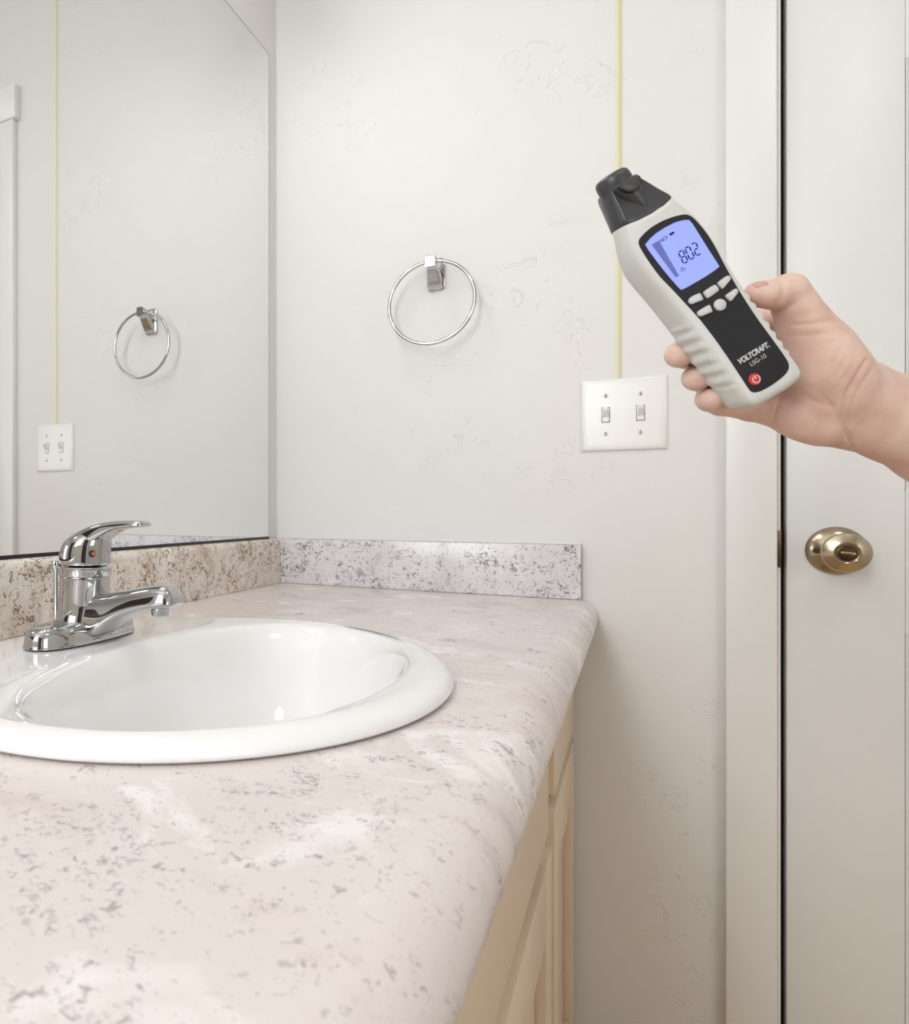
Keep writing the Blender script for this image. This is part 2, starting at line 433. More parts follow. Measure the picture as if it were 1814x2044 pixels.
# left backsplash: coved top edge
prof = [(0.002, 0.0005), (0.019, 0.0005), (0.019, SPZ-0.011)]
for i in range(1, 9):
    a = PI/2*i/8; prof.append((0.019-0.011+0.011*math.cos(a), SPZ-0.011+0.011*math.sin(a)))
prof += [(0.002, SPZ)]
bm = loft([[(x-p.x, y-p.y, z) for x, z in prof] for y in (-0.0205, -0.5, -1.0, YN-0.02)])
o = obj('backsplash', bm, M['stone_left'], ct, auto=0.6); o['label'] = 'backsplash under the mirror with brown flecks'
o = boxo('side_splash', 0.002, 0.5365, -0.0195, -0.001, CZ+0.0005, CZ+SPZ, M['stone_back'], ct, bev=0.0008); o['label'] = 'end splash on the switch wall with grey flecks'
o = boxo('caulk_line', 0.002, 0.5365, -0.004, -0.0004, CZ+SPZ+0.0004, CZ+SPZ+0.0030, M['trim'], ct); o['label'] = 'thin white sealant line'

# ------------------------------------------------------------------ sink
sk = empty('sink', (SKX, SKY, CZ)); tag(sk, 'glossy white oval drop-in sink in the countertop', 'sink')
NS = 96
AX, AY = 0.213, 0.261
def outer(ins, z):
    r = []
    for i in range(NS):
        a = 2*PI*i/NS; r.append((math.cos(a)*(AX-ins), math.sin(a)*(AY-ins), z))
    return r
def inner(ins, z, round_=0.0):
    """bowl opening: an oval flattened on the faucet side"""
    cx, r = 0.052, []
    for i in range(NS):
        a = 2*PI*i/NS; c, s = math.cos(a), math.sin(a)
        if c >= 0: x, y = 0.119*c, 0.222*s
        else:
            e = 2.0/2.7
            x, y = -0.128*abs(c)**e, 0.226*math.copysign(abs(s)**(e*0.5+0.5), s)
        ox, oy = 0.124*c, 0.226*s
        x = x*(1-round_)+ox*round_; y = y*(1-round_)+oy*round_
        f = 1-ins/0.16
        r.append((cx+x*f, y*f*(1+ins*0.6), z))
    return r
def mixr(a, b, t, z):
    return [(p[0]*(1-t)+q[0]*t, p[1]*(1-t)+q[1]*t, z) for p, q in zip(a, b)]
rings = [outer(0.022, -0.030), outer(0.022, -0.001), outer(0.003, 0.0005), outer(0.0, 0.0030), outer(0.0006, 0.0075), outer(0.0050, 0.0120), outer(0.0120, 0.0148), outer(0.019, 0.0155)]
o_, i_ = outer(0.019, 0), inner(-0.010, 0)
rings += [mixr(o_, i_, 0.33, 0.0152), mixr(o_, i_, 0.7, 0.0146), mixr(o_, i_, 1.0, 0.0142)]
rings += [inner(-0.004, 0.0128), inner(0.001, 0.0090), inner(0.006, 0.0010), inner(0.011, -0.012, 0.1), inner(0.018, -0.032, 0.2), inner(0.028, -0.060, 0.4),
          inner(0.043, -0.088, 0.7), inner(0.066, -0.110, 0.9), inner(0.095, -0.122, 1), inner(0.130, -0.127, 1)]
bm = loft(rings, cap0=False, cap1=True)
so = obj('basin', bm, M['porcelain'], sk, smooth=True); subsurf(so, 2)
dr = obj('drain', lathe([(0, -0.1262), (0.022, -0.1262), (0.0225, -0.1245), (0.019, -0.1232), (0.0165, -0.1245), (0, -0.1245)], 'z', 40, (0.052, 0, 0)), M['chrome'], sk, auto=0.6)

# ------------------------------------------------------------------ faucet
FCX, FCY, FZ = 0.145, -0.80, CZ+0.0150
fc = empty('faucet', (FCX, FCY, FZ)); tag(fc, 'chrome single lever faucet on the back of the sink', 'faucet')
def ell(cx, cy, z, ax, ay, n=48, e=1.0):
    r = []
    for i in range(n):
        a = 2*PI*i/n; c, s = math.cos(a), math.sin(a)
        r.append((cx+ax*math.copysign(abs(c)**e, c), cy+ay*math.copysign(abs(s)**e, s), z))
    return r
# base plate: long oval, domed
base = [ell(0, 0, 0.0, 0.0265, 0.078, e=0.8), ell(0, 0, 0.0022, 0.0270, 0.0785, e=0.8), ell(0, 0, 0.0030, 0.0258, 0.0775, e=0.8), ell(0, 0, 0.0120, 0.0252, 0.0765, e=0.8),
        ell(0, 0, 0.0172, 0.0235, 0.0735, e=0.82), ell(0, 0, 0.0205, 0.0195, 0.067, e=0.85), ell(0, 0, 0.0215, 0.012, 0.055, e=0.9)]
o = obj('base_plate', loft(base), M['chrome'], fc, smooth=True); subsurf(o, 2)
# column
colm = [ell(0.000, 0, 0.010, 0.030, 0.036), ell(0.000, 0, 0.017, 0.0275, 0.031), ell(0.001, 0, 0.026, 0.0258, 0.0268), ell(0.002, 0, 0.042, 0.0252, 0.0255), ell(0.003, 0, 0.0625, 0.0255, 0.0255), ell(0.003, 0, 0.064, 0.0255, 0.0255), ell(0.003, 0, 0.065, 0.0245, 0.0245)]
o = obj('body', loft(colm), M['chrome'], fc, smooth=True); subsurf(o, 2)
# spout: deep at the root, slim at the tip
def sect(x, zt, zb, w, wt=0.62, n=32):
    """rounded section in the y-z plane, narrower at the top"""
    r = []; zc, hz = (zt+zb)/2, (zt-zb)/2
    for i in range(n):
        a = 2*PI*i/n; c, s = math.cos(a), math.sin(a)
        yy = math.copysign(abs(c)**0.62, c); zz = math.copysign(abs(s)**0.55, s)
        k = 1-(1-wt)*(zz*0.5+0.5)
        r.append((x, yy*w*k, zc+zz*hz))
    return r
stab = [(-0.004, 0.044, 0.001, 0.026), (0.012, 0.046, 0.001, 0.0262), (0.024, 0.0475, 0.0035, 0.0262), (0.036, 0.049, 0.012, 0.0255), (0.048, 0.0515, 0.0225, 0.0245), (0.062, 0.0545, 0.0300, 0.0235),
        (0.078, 0.0580, 0.0350, 0.0228), (0.092, 0.0605, 0.0378, 0.0222), (0.102, 0.0608, 0.0388, 0.0212), (0.1080, 0.0585, 0.0394, 0.0192), (0.1118, 0.0530, 0.0405, 0.0155), (0.1130, 0.0480, 0.0425, 0.009)]
sp = obj('spout', loft([sect(x, a, b, w) for x, a, b, w in stab]), M['chrome'], fc, smooth=True); subsurf(sp, 2)
obj('aerator', lathe([(0, 0.031), (0.0085, 0.031), (0.0095, 0.033), (0.0095, 0.041), (0, 0.041)], 'z', 32, (0.094, 0, 0)), M['chrome'], sp, auto=0.6)
# collar + handle
obj('collar', lathe([(0, 0.0645), (0.0262, 0.0645), (0.0268, 0.0655), (0.0268, 0.0725), (0.0258, 0.0738), (0, 0.0738)], 'z', 56, (0.003, 0, 0)), M['chrome'], fc, auto=0.6)
hn = empty('handle', (0.003, 0, 0.074)); hn.parent = fc
dome = []
for z, rx, ry, sx in ((0.0, 0.0255, 0.0255, 0), (0.002, 0.0262, 0.0258, 0), (0.012, 0.0262, 0.0256, 0.0), (0.022, 0.0252, 0.0248, 0.002), (0.0275, 0.0225, 0.0225, 0.005), (0.0325, 0.0175, 0.018, 0.0085), (0.0355, 0.010, 0.011, 0.0125)):
    dome.append(ell(sx, 0, z, rx, ry))
o = obj('handle_cap', loft(dome), M['chrome'], hn, smooth=True); subsurf(o, 2)
ltab = [(-0.0245, 0.0165, 0.0060, 0.010), (-0.017, 0.0258, 0.008, 0.0175), (-0.005, 0.0335, 0.011, 0.0205), (0.010, 0.0398, 0.017, 0.0205), (0.024, 0.0435, 0.0265, 0.0185), (0.036, 0.0452, 0.0335, 0.0160), (0.048, 0.0460, 0.0375, 0.0146),
        (0.060, 0.0462, 0.0390, 0.0138), (0.0695, 0.0458, 0.0392, 0.0130), (0.0735, 0.0448, 0.0398, 0.0110), (0.0755, 0.0436, 0.0410, 0.006)]
o = obj('lever', loft([sect(x, a, b, w, 0.85) for x, a, b, w in ltab]), M['chrome'], hn, smooth=True); subsurf(o, 2)
# hot / cold dot
bm = lathe([(0, 0), (0.0036, 0), (0.0036, 0.0012), (0, 0.0014)], 'x', 24)
ang = -0.62
bmesh.ops.rotate(bm, verts=bm.verts, cent=(0, 0, 0), matrix=Matrix.Rotation(ang, 3, 'Z'))
bmesh.ops.translate(bm, verts=bm.verts, vec=(0.0257*math.cos(ang), 0.0257*math.sin(ang), 0.0135))
ind = obj('indicator', bm, M['black'], hn, auto=0.6)
bm = lathe([(0, 0), (0.0021, 0), (0.0021, 0.0018), (0, 0.002)], 'x', 24)
bmesh.ops.rotate(bm, verts=bm.verts, cent=(0, 0, 0), matrix=Matrix.Rotation(ang+0.04, 3, 'Z'))
bmesh.ops.translate(bm, verts=bm.verts, vec=(0.0257*math.cos(ang+0.05), 0.0257*math.sin(ang+0.05), 0.0135))
obj('indicator_mark', bm, M['orange'], ind, auto=0.6)
lr = obj('lift_rod', lathe([(0, 0.0), (0.0022, 0.0), (0.0022, 0.066), (0.0055, 0.071), (0.0062, 0.0755), (0.0050, 0.078), (0, 0.0785)], 'z', 24, (-0.030, -0.006, 0)), M['chrome'], fc, auto=0.8)

# ------------------------------------------------------------------ mirror
MY0, MY1, MZ0, MZ1 = -0.047, -1.95, EYE-0.0562, EYE+0.894
mr = empty('mirror', (0.0, -1.0, MZ0)); tag(mr, 'large frameless wall mirror above the sink', 'mirror'); p = parent_loc(mr)
bm = bmesh.new()
q = [(0.005, MY0), (0.005, MY1)]
vs = [bm.verts.new((0.0052-p.x, y-p.y, z-p.z)) for y, z in ((MY1, MZ0+0.0035), (MY0, MZ0+0.0035), (MY0, MZ1), (MY1, MZ1))]
bm.faces.new(vs)
mo = obj('mirror_glass', bm, M['mirror'], mr, recalc=False)
boxo('mirror_backing', 0.0005, 0.0050, MY1-0.001, MY0+0.0018, MZ0-0.0014, MZ1+0.0018, M['mirror_edge'], mr)
boxo('gap_reflection_strip', 0.0051, 0.0062, MY1, MY0, MZ0-0.0008, MZ0+0.0038, M['black'], mr)  # black strip painted in for the dark gap reflection along the mirror's base

# ================================================================== towel ring
TX, TZ = 0.3105, EYE+0.3614
tr = empty('towel_ring', (TX, 0, TZ+0.0717)); tag(tr, 'chrome towel ring on a square post on the wall', 'towel ring')
def chamfer_plate(w, h, d0, d1, cc, zc, taper=0.002):
    rr = []
    for y, ins in ((d0, 0), (d1+0.0015, 0), (d1, taper)):
        a, b, c = w/2-ins, h/2-ins, cc
        rr.append([(x, y, z+zc) for x, z in ((-a+c, -b), (a-c, -b), (a, -b+c), (a, b-c), (a-c, b), (-a+c, b), (-a, b-c), (-a, -b+c))])
    return loft(rr)
obj('back_plate', chamfer_plate(0.030, 0.056, 0, -0.0075, 0.004, -0.013), M['chrome'], tr, auto=0.5)
# arm sweeping from the foot of the plate up and out to the ring clamp
arm = []
for y, zc, hw, hh in ((-0.006, -0.0305, 0.0125, 0.0095), (-0.014, -0.0270, 0.0115, 0.0090), (-0.022, -0.0200, 0.0103, 0.0090), (-0.030, -0.0110, 0.0092, 0.0090), (-0.036, -0.0035, 0.0085, 0.0095), (-0.041, -0.0005, 0.0082, 0.0100), (-0.0500, 0.0, 0.0080, 0.0100)):
    arm.append([(x*hw, y, zc+z*hh) for x, z in ((-1, -0.85), (-0.85, -1), (0.85, -1), (1, -0.85), (1, 0.85), (0.85, 1), (-0.85, 1), (-1, 0.85))])
obj('arm', loft(arm), M['chrome'], tr, auto=0.5)
rb = tube([(0.0717*math.sin(2*PI*i/96), -0.0437, -0.0717+0.0717*math.cos(2*PI*i/96)) for i in range(96)], 0.0030, 14, closed=True)
rg = obj('ring', rb, M['chrome'], tr, smooth=True)
for s in (-1, 1):
    obj('ring_collar', lathe([(0, s*0.0075), (0.0052, s*0.0075), (0.0054, s*0.009), (0.0046, s*0.0108), (0, s*0.0108)], 'x', 24, (0, -0.0437, -0.0004)), M['chrome'], tr, auto=0.6)

# ================================================================== light switch
SX0, SX1, SZ0, SZ1 = 0.5356, 0.6517, EYE+0.0939, EYE+0.2084
sw = empty('light_switch', ((SX0+SX1)/2, 0, (SZ0+SZ1)/2)); tag(sw, 'white double toggle light switch plate left of the door', 'light switch')
hw, hh = (SX1-SX0)/2, (SZ1-SZ0)/2
rr = []
for y, ins in ((-0.0003, 0.0004), (-0.0012, 0.0), (-0.0026, 0.0003), (-0.0046, 0.0022), (-0.0058, 0.0058), (-0.0061, 0.0100)):
    rr.append([(-hw+ins, y, -hh+ins), (hw-ins, y, -hh+ins), (hw-ins, y, hh-ins), (-hw+ins, y, hh-ins)])
obj('plate', loft(rr), M['plastic_white'], sw, auto=0.9)
for sx in (-0.0232, 0.0232):
    tg = empty('toggle', (sx, -0.0061, 0.0)); tg.parent = sw
    # dark slit around the opening, raised frame, and the lever tilted up
    obj('slot', box(bmesh.new(), -0.0056, 0.0056, -0.0003, 0.0002, -0.0122, 0.0122), M['slot'], tg)
    obj('toggle_frame', box(bmesh.new(), -0.0049, 0.0049, -0.0008, 0.0, -0.0114, 0.0114, 0.0003), M['plastic_white'], tg, auto=0.7)
    lev = [[(x*0.0036*k, y, z+dz*k) for x, dz in ((-1, -0.0036), (1, -0.0036), (1, 0.0036), (-1, 0.0036))] for y, z, k in ((-0.0005, -0.001, 1.15), (-0.004, 0.0015, 1.0), (-0.0095, 0.0058, 0.9), (-0.0125, 0.0082, 0.82), (-0.0132, 0.0088, 0.6))]
    obj('toggle_lever', loft(lev), M['plastic_white'], tg, auto=0.6)
    bm = box(bmesh.new(), -0.0036, 0.0036, -0.0016, -0.0006, -0.0098, -0.0042)
    obj('toggle_foot', bm, M['plastic_white'], tg)
    for sz in (-0.0302, 0.0302):
        s_ = obj('screw', lathe([(0, -0.0060), (0.0034, -0.0060), (0.0032, -0.0068), (0.0018, -0.0073), (0, -0.0074)], 'y', 24, (sx, 0, sz)), M['screw'], sw, auto=0.6)
        obj('screw_slot', box(bmesh.new(), sx-0.00045, sx+0.00045, -0.0077, -0.0068, sz-0.0028, sz+0.0028), M['slot'], s_)

# ------------------------------------------------------------------ projected laser line, its light painted as two pale yellow-green strips
ln = empty('painted_laser_line', (0.587, 0, SZ1+0.002)); tag(ln, 'projected laser line painted as a thin pale yellow-green strip above the switch', 'line')
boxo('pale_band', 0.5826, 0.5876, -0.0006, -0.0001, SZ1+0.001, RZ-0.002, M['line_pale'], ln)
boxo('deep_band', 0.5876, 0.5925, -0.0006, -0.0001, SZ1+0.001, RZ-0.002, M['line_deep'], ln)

# ================================================================== lamps
vl = empty('vanity_lamp', (0.0, -0.74, EYE+1.01)); tag(vl, 'three bulb vanity lamp bar on the wall above the mirror', 'lamp'); p = parent_loc(vl)
boxo('back_bar', 0.001, 0.022, -1.06, -0.42, EYE+0.965, EYE+1.06, M['shade'], vl, bev=0.004)
BZ = EYE+0.955
for i, y in enumerate((-0.52, -0.74, -0.96)):
    c = (0.117-p.x, y-p.y, BZ-p.z)
    obj('socket_arm', tube([(0.02, c[1], c[2]+0.06), (0.07, c[1], c[2]+0.075), (0.117, c[1], c[2]+0.07), (0.117, c[1], c[2]+0.03)], 0.009, 12), M['shade'], vl, smooth=True)
    obj('shade', lathe([(0.018, c[2]+0.055), (0.036, c[2]+0.045), (0.052, c[2]+0.022), (0.060, c[2]+0.004), (0.062, c[2]+0.004), (0.054, c[2]+0.024), (0.037, c[2]+0.048), (0.018, c[2]+0.058), (0.018, c[2]+0.055)], 'z', 40, (c[0], c[1], 0)), M['shade'], vl, smooth=True)
    bm = bmesh.new(); bmesh.ops.create_icosphere(bm, subdivisions=1, radius=0.040, matrix=Matrix.Translation(c))
    obj('bulb', bm, M['bulb'], vl, smooth=True)
cl = empty('fill_ceiling_lamp', (1.25, -1.1, RZ)); tag(cl, 'added round flush ceiling lamp, unseen fill light', 'lamp')  # unseen lamp added to fill the room with light
obj('canopy', lathe([(0, 0), (0.19, 0), (0.19, -0.025), (0.175, -0.03), (0, -0.03)], 'z', 48), M['shade'], cl, auto=0.6)
obj('diffuser', lathe([(0, -0.03), (0.172, -0.03), (0.16, -0.055), (0.12, -0.078), (0.06, -0.09), (0, -0.093)], 'z', 32), M['diffuser'], cl, smooth=True)

# glowing frosted window added behind the camera as unseen fill light
wn = empty('fill_window_1', (0.26, RY, 1.15)); tag(wn, 'added frosted window for fill light, unseen behind the camera', 'window', kind='structure')
boxo('pane', 0.08, 0.44, RY+0.004, RY+0.010, 1.22, 2.22, M['fill_glow'], wn)
for a in ((0.02, 0.08, 1.15, 2.29), (0.44, 0.50, 1.15, 2.29), (0.08, 0.44, 1.15, 1.22), (0.08, 0.44, 2.22, 2.29)):
    boxo('window_frame', a[0], a[1], RY, RY+0.022, a[2], a[3], M['trim'], wn, bev=0.002)

# second glowing window added in the right-hand wall, unseen, for more fill
w2 = empty('fill_window_2', (RX, -1.85, 0.70)); tag(w2, 'added frosted window for fill light, unseen opposite the mirror', 'window', kind='structure')
boxo('pane', RX-0.010, RX-0.004, -2.20, -1.50, 0.77, 1.57, M['fill_glow_soft'], w2)
for a in ((-2.27, -2.20, 0.70, 1.64), (-1.50, -1.43, 0.70, 1.64), (-2.20, -1.50, 0.70, 0.77), (-2.20, -1.50, 1.57, 1.64)):
    boxo('window_frame', RX-0.022, RX, a[0], a[1], a[2], a[3], M['trim'], w2, bev=0.002)

# unseen dark door added behind the camera to put dark streaks in the chrome
d2 = empty('added_dark_door', (1.2, RY, 0)); tag(d2, 'added dark brown door behind the camera, unseen, reflected in the chrome', 'door', kind='structure')
boxo('door_slab', 0.80, 1.60, RY, RY+0.03, 0.01, 2.03, M['walnut'], d2)
for a in ((0.73, 0.80, 0, 2.10), (1.60, 1.67, 0, 2.10), (0.80, 1.60, 2.03, 2.10)):
    boxo('door_casing', a[0], a[1], RY, RY+0.018, a[2], a[3], M['trim'], d2, bev=0.002)

# ================================================================== hand-held tester, 21 cm long, half a metre from the lens
KD = 0.50                                           # its distance along the view axis
S = KD/F                                            # metres per traced unit
RIGHT = Vector((math.cos(YAW), math.sin(YAW), 0)); FWD = Vector((-math.sin(YAW), math.cos(YAW), 0)); UP = Vector((0, 0, 1))
def place(u, v, d): return CAM+(RIGHT*((u-CX)/F)+UP*(-(v-CY)/F)+FWD)*d
BASIS = Matrix((RIGHT, UP, -FWD)).transposed()      # columns: right, up, toward the viewer
tst = empty('line_tester'); tag(tst, 'grey and white handheld tester with blue screen gripped by the hand', 'tester')
tst.matrix_world = Matrix.Translation(place(1400, 600, KD)) @ (BASIS.to_4x4() @ Matrix.Rotation(math.radians(31), 4, 'Z'))
def T3(s, t, z=0): return (s*S, -t*S, z*S)
cen = lambda t: 12+(t+100)*0.083
EM = [(-206, 55), (-190, 60), (-162, 71), (-142, 75), (-117, 76.5), (-80, 75), (-47, 72), (8, 69), (60, 67.5), (96, 67), (172, 66), (205, 66), (222, 64.5), (234, 57), (240, 47), (243.5, 34)]
ZL = [(0.0, -10), (-1.5, -6), (-6, -2.2), (-16, -0.4), (-32, 0), (-46, -3), (-62, -13), (-84, -30), (-100, -46)]
ZW = [-10, -6, -2.2, -0.4, 0, -1.5, -4.5, -18, -33]   # fuller flanks on the grip
def section(t, e, c, zoff=0, sc=1.0, rib=0.0, ribr=0.0):
    w_ = min(1, max(0, (t+190)/80)); zl = [(z, m_+(n_-m_)*w_) for (z, m_), n_ in zip(ZL, ZW)]
    left = [(c-(e+m_), z) for z, m_ in zl]; right = [(c+(e+m_), z) for z, m_ in zl]
    out = []
    for (s_, z) in left:
        w = rib if -75 < z < -3 else 0
        out.append((s_-w, t, z))
    mid = [(c-(e-58)*0.4, t, -107), (c, t, -108), (c+(e-58)*0.4, t, -107)]
    for (s_, z) in right[::-1]:
        w = ribr if -75 < z < -1 else 0
        mid.append((s_+w, t, z))
    out += mid
    fr = [(c+e*0.5, t, 0), (c, t, 0), (c-e*0.5, t, 0)]
    out += fr
    if sc != 1 or zoff:
        out = [(c+(a-c)*sc, b, -50+(d+50)*sc+zoff) for a, b, d in out]
    return out
def bend(r, k, c, e):
    return [(a, b-k*((a-c)/e)**2, d) for a, b, d in r]
rings = []
ts = list(np.linspace(-199, -150, 8))+list(np.linspace(-142, 20, 22))+list(np.linspace(24, 190, 84))+[198, 205, 212, 218, 224, 229, 234, 238, 241, 243.5]
for t in ts:
    e = smooth_tab(t, EM)[0]; c = cen(t)
    rib = 0; rr_ = 0
    if 24 <= t <= 190:
        env = min(1, (t-24)/12, (190-t)/12); ph = (t-28)/27.2*2*PI
        rib = env*(1.9+2.4*math.cos(ph)); rr_ = env*(0.6+2.3*math.cos((t-40)/23*2*PI))
    zs_ = 1.0 if t < 226 else float(np.interp(t, [226, 234, 240, 243.5], [1, 0.95, 0.84, 0.68]))
    r = section(t, e, c, rib=rib, ribr=rr_)
    if zs_ != 1: r = [(a, b, -52+(d+52)*zs_) for a, b, d in r]
    if t < -160: r = bend(r, 9*float(np.interp(t, [-199, -160], [1, 0])), c, e)
    rings.append([T3(*q_) for q_ in r])
ho = obj('housing', loft(rings), M['body'], tst, smooth=True); ho['label'] = 'light grey plastic housing with ribbed grips'
# charcoal head cap
CT = [(-200.5, 57.0, 4.0, 1.0), (-203, 57.8, 4.0, 1.01), (-215, 54.5, 3.2, 1.0), (-235, 48, 1.4, 0.97), (-255, 41, -0.5, 0.93), (-270, 35.5, -1.8, 0.88), (-279, 31.5, -2.4, 0.84), (-284, 27.5, -2.8, 0.78), (-286, 22, -2.8, 0.68)]
rings = []
for t, e, c, zz in CT:
    f_ = max(e, 30)/max(e, 1)
    r = []
    for a, b, d in section(t, 60, 0):
        s_ = a/60.0
        d2 = -50+(d+50)*zz
        if abs(s_) < 0.95 and d > -3:                # scooped shoulders beside the hood on the front
            q_ = abs(s_)
            d2 -= 9*math.exp(-((q_-0.58)/0.26)**2)*float(np.interp(-t, [203, 225, 260, 286], [0, 0.25, 1, 1.2]))
        r.append((c+s_*e, b, d2))
    if t > -216: r = bend(r, 9*float(np.interp(t, [-216, -200], [0.6, 1])), c, e)
    rings.append([T3(*q_) for q_ in r])
cap = obj('head_cap', loft(rings), M['cap'], tst, smooth=True); cap['label'] = 'charcoal head cap'
# hood over the sensor window: a ridge widening toward the nose
rings = []
for t, w, h in ((-205, 3, -4), (-218, 8, 0), (-235, 13, 3.0), (-252, 19, 6.0), (-266, 24, 8.5), (-276, 27, 9.5), (-281, 28, 9.0), (-284.5, 27, 6.0)):
    c = float(np.interp(t, [-285, -200], [-3, 4])); r = []
    for i in range(17):
        a = PI*i/16; r.append((c+w*math.cos(a), t+3*(1-math.sin(a)), -16+(h+16)*math.sin(a)**0.7))
    rings.append([T3(*q_) for q_ in r])
hd_ = obj('hood', loft(rings), M['cap'], cap, smooth=True)
# window lens under the hood
def poly_prism(pts, z0, z1, ins=0.0, bm=None, extra=None):
    """pts are (s,t); prism with a small rounded top"""
    n = len(pts); cx = sum(p_[0] for p_ in pts)/n; cy = sum(p_[1] for p_ in pts)/n
    def sh(k): return [(cx+(x-cx)*k, cy+(y-cy)*k) for x, y in pts]
    rr = [[T3(x, y, z0) for x, y in pts], [T3(x, y, z1-ins) for x, y in pts]]
    if ins:
        rad = sum(math.hypot(x-cx, y-cy) for x, y in pts)/n
        rr.append([T3(x, y, z1-ins*0.35) for x, y in sh(1-ins*0.45/rad)])
        rr.append([T3(x, y, z1) for x, y in sh(1-ins*1.3/rad)])
    return loft(rr, bm=bm)
def spline(pts, n=4):
    out = []; m = len(pts)
    for i in range(m):
        p0, p1, p2, p3 = pts[i-1], pts[i], pts[(i+1) % m], pts[(i+2) % m]
        for k in range(n):
            t = k/n
            out.append(tuple(0.5*((2*p1[j])+(-p0[j]+p2[j])*t+(2*p0[j]-5*p1[j]+4*p2[j]-p3[j])*t*t+(-p0[j]+3*p1[j]-3*p2[j]+p3[j])*t**3) for j in (0, 1)))
    return out
win = [(-28.0, -280.4), (-10.5, -281.0), (11.0, -279.5), (14.5, -275), (12, -266.0), (6, -261), (-2, -259), (-11.3, -259.7), (-20.9, -266.5)]
win = [(x-1, y+1.5) for x, y in win]
wo = obj('sensor_recess', poly_prism(spline([(x*1.12+0.8, (y+270)*1.15-270) for x, y in win]), 2, 9.5, 1.0), M['black'], cap, auto=0.7)
obj('sensor_lens', poly_prism(spline(win), 3, 11.0, 2.5), M['cap'], cap, auto=0.9)
# round nose
prof = [(0, 262), (31, 262), (32.5, 290), (32, 300), (30, 306), (26, 310), (18, 312), (0, 312.5)]
bm = lathe([(r*S, h*S) for r, h in prof], 'y', 48, (-3.5*S, 0, -34*S))
obj('nose', bm, M['cap'], tst, smooth=False, auto=0.6)
# black front panel
pan = [(58.2, -165.6), (66.9, -157.5), (71.6, -145.9), (75.8, -123.9), (78.0, -99.1), (77.8, -72.3), (76.0, -46.4), (74.6, -15), (74.2, 29.7), (75.8, 77.0), (79.3, 120.9), (82.8, 160.4), (84.3, 187.0), (82.4, 200.4), (75.0, 208.7), (60.3, 213.8),
       (37.8, 216.5), (14.7, 216.5), (-1.5, 213.0), (-7.8, 208), (-10.2, 199.5), (-11.7, 163.7), (-13.7, 120.8), (-16.7, 79.7), (-20.2, 47.3), (-23.8, 22.1), (-31.4, -15.0), (-39.2, -52.1), (-46.8, -84.8), (-50.3, -124.2), (-50.6, -150), (-49.0, -162.0), (-43.8, -168.6),
       (-32.2, -173.0), (-10.3, -177.0), (14.3, -176.5), (37.1, -172.4)]
pn = obj('front_panel', poly_prism(spline(pan, 3), -1.0, 1.2, 0.6), M['panel'], tst, auto=0.6); pn['label'] = 'black front panel'
scr = [(-40.1, -153.8), (-25.1, -159.0), (-8.6, -161.8), (11.7, -162.5), (33.9, -160.8), (50.3, -156.2), (60.0, -150.9), (62.0, -141), (62.6, -114.5), (63.0, -79.5), (64.1, -49.5), (64.1, -40.2), (53.5, -38.6), (33.3, -37.4), (8.8, -37.6), (-10.6, -38.0), (-24.7, -39.2),
       (-27.7, -48.4), (-31.6, -70.4), (-34.8, -91.5), (-38.0, -118.6), (-39.8, -138.8)]
obj('screen_rim', poly_prism([(11+(x-11)*1.018, -99+(y+99)*1.02) for x, y in scr], 0.5, 1.5), M['lcd_edge'], pn)
lcd = obj('screen', poly_prism(scr, 0.8, 1.8), M['lcd'], tst); lcd['label'] = 'glowing blue display'
INK = 2.1
def flat(name, polys, m, parent, z=INK, th=0.35):
    bm = bmesh.new()
    for P_ in polys: loft([[T3(x, y, z-th) for x, y in P_], [T3(x, y, z) for x, y in P_]], bm=bm)
    return obj(name, bm, m, parent)
# seven-segment digits 8 0 2
def seg_bar(a, b, w):
    ax, ay = a; bx, by = b; l = math.hypot(bx-ax, by-ay); ux, uy = (bx-ax)/l, (by-ay)/l; nx, ny = -uy*w/2, ux*w/2
    g = 0.9; a = (ax+ux*g, ay+uy*g); b = (bx-ux*g, by-uy*g); c = w*0.5
    return [a, (a[0]+ux*c+nx, a[1]+uy*c+ny), (b[0]-ux*c+nx, b[1]-uy*c+ny), b, (b[0]-ux*c-nx, b[1]-uy*c-ny), (a[0]+ux*c-nx, a[1]+uy*c-ny)]
def digit(s0, t0, on):
    w, h = 10.0, 12.4
    P_ = {'bl': (s0, t0), 'br': (s0+w, t0), 'ml': (s0+1.0, t0-h), 'mr': (s0+w+1.0, t0-h), 'tl': (s0+2.0, t0-2*h), 'tr': (s0+w+2.0, t0-2*h)}
    E_ = {'a': ('tl', 'tr'), 'b': ('tr', 'mr'), 'c': ('mr', 'br'), 'd': ('bl', 'br'), 'e': ('ml', 'bl'), 'f': ('tl', 'ml'), 'g': ('ml', 'mr')}
    return [seg_bar(P_[E_[k][0]], P_[E_[k][1]], 2.6) for k in on]
polys = digit(6.0, -81.6, 'abcdefg')+digit(21.0, -81.6, 'abcdef')+digit(36.0, -81.6, 'abged')
flat('reading_digits', polys, M['lcd_dark'], lcd)
polys = []
for i in range(34):                                 # tapering bar graph
    q0, q1 = i/34.0, (i+0.58)/34.0
    f_ = lambda q_: (-29.4+(-21.9+29.4)*q_, -12.7+(-14.5+12.7)*q_, -147.0+81*q_)
    l0, r0, y0 = f_(q0); l1, r1, y1 = f_(q1)
    polys.append([(l0, y0), (r0, y0+1), (r1, y1+1), (l1, y1)])
flat('bar_graph', polys, M['lcd_dark'], lcd)
flat('battery_icon', [[(11.4, -147.5), (20.5, -147.5), (20.5, -143), (11.4, -143)], [(20.5, -146.5), (22.5, -146.5), (22.5, -144), (20.5, -144)]], M['lcd_dark'], lcd)
tri = [(-7.0, -69.7), (3.8, -69.7), (-1.4, -78.0)]
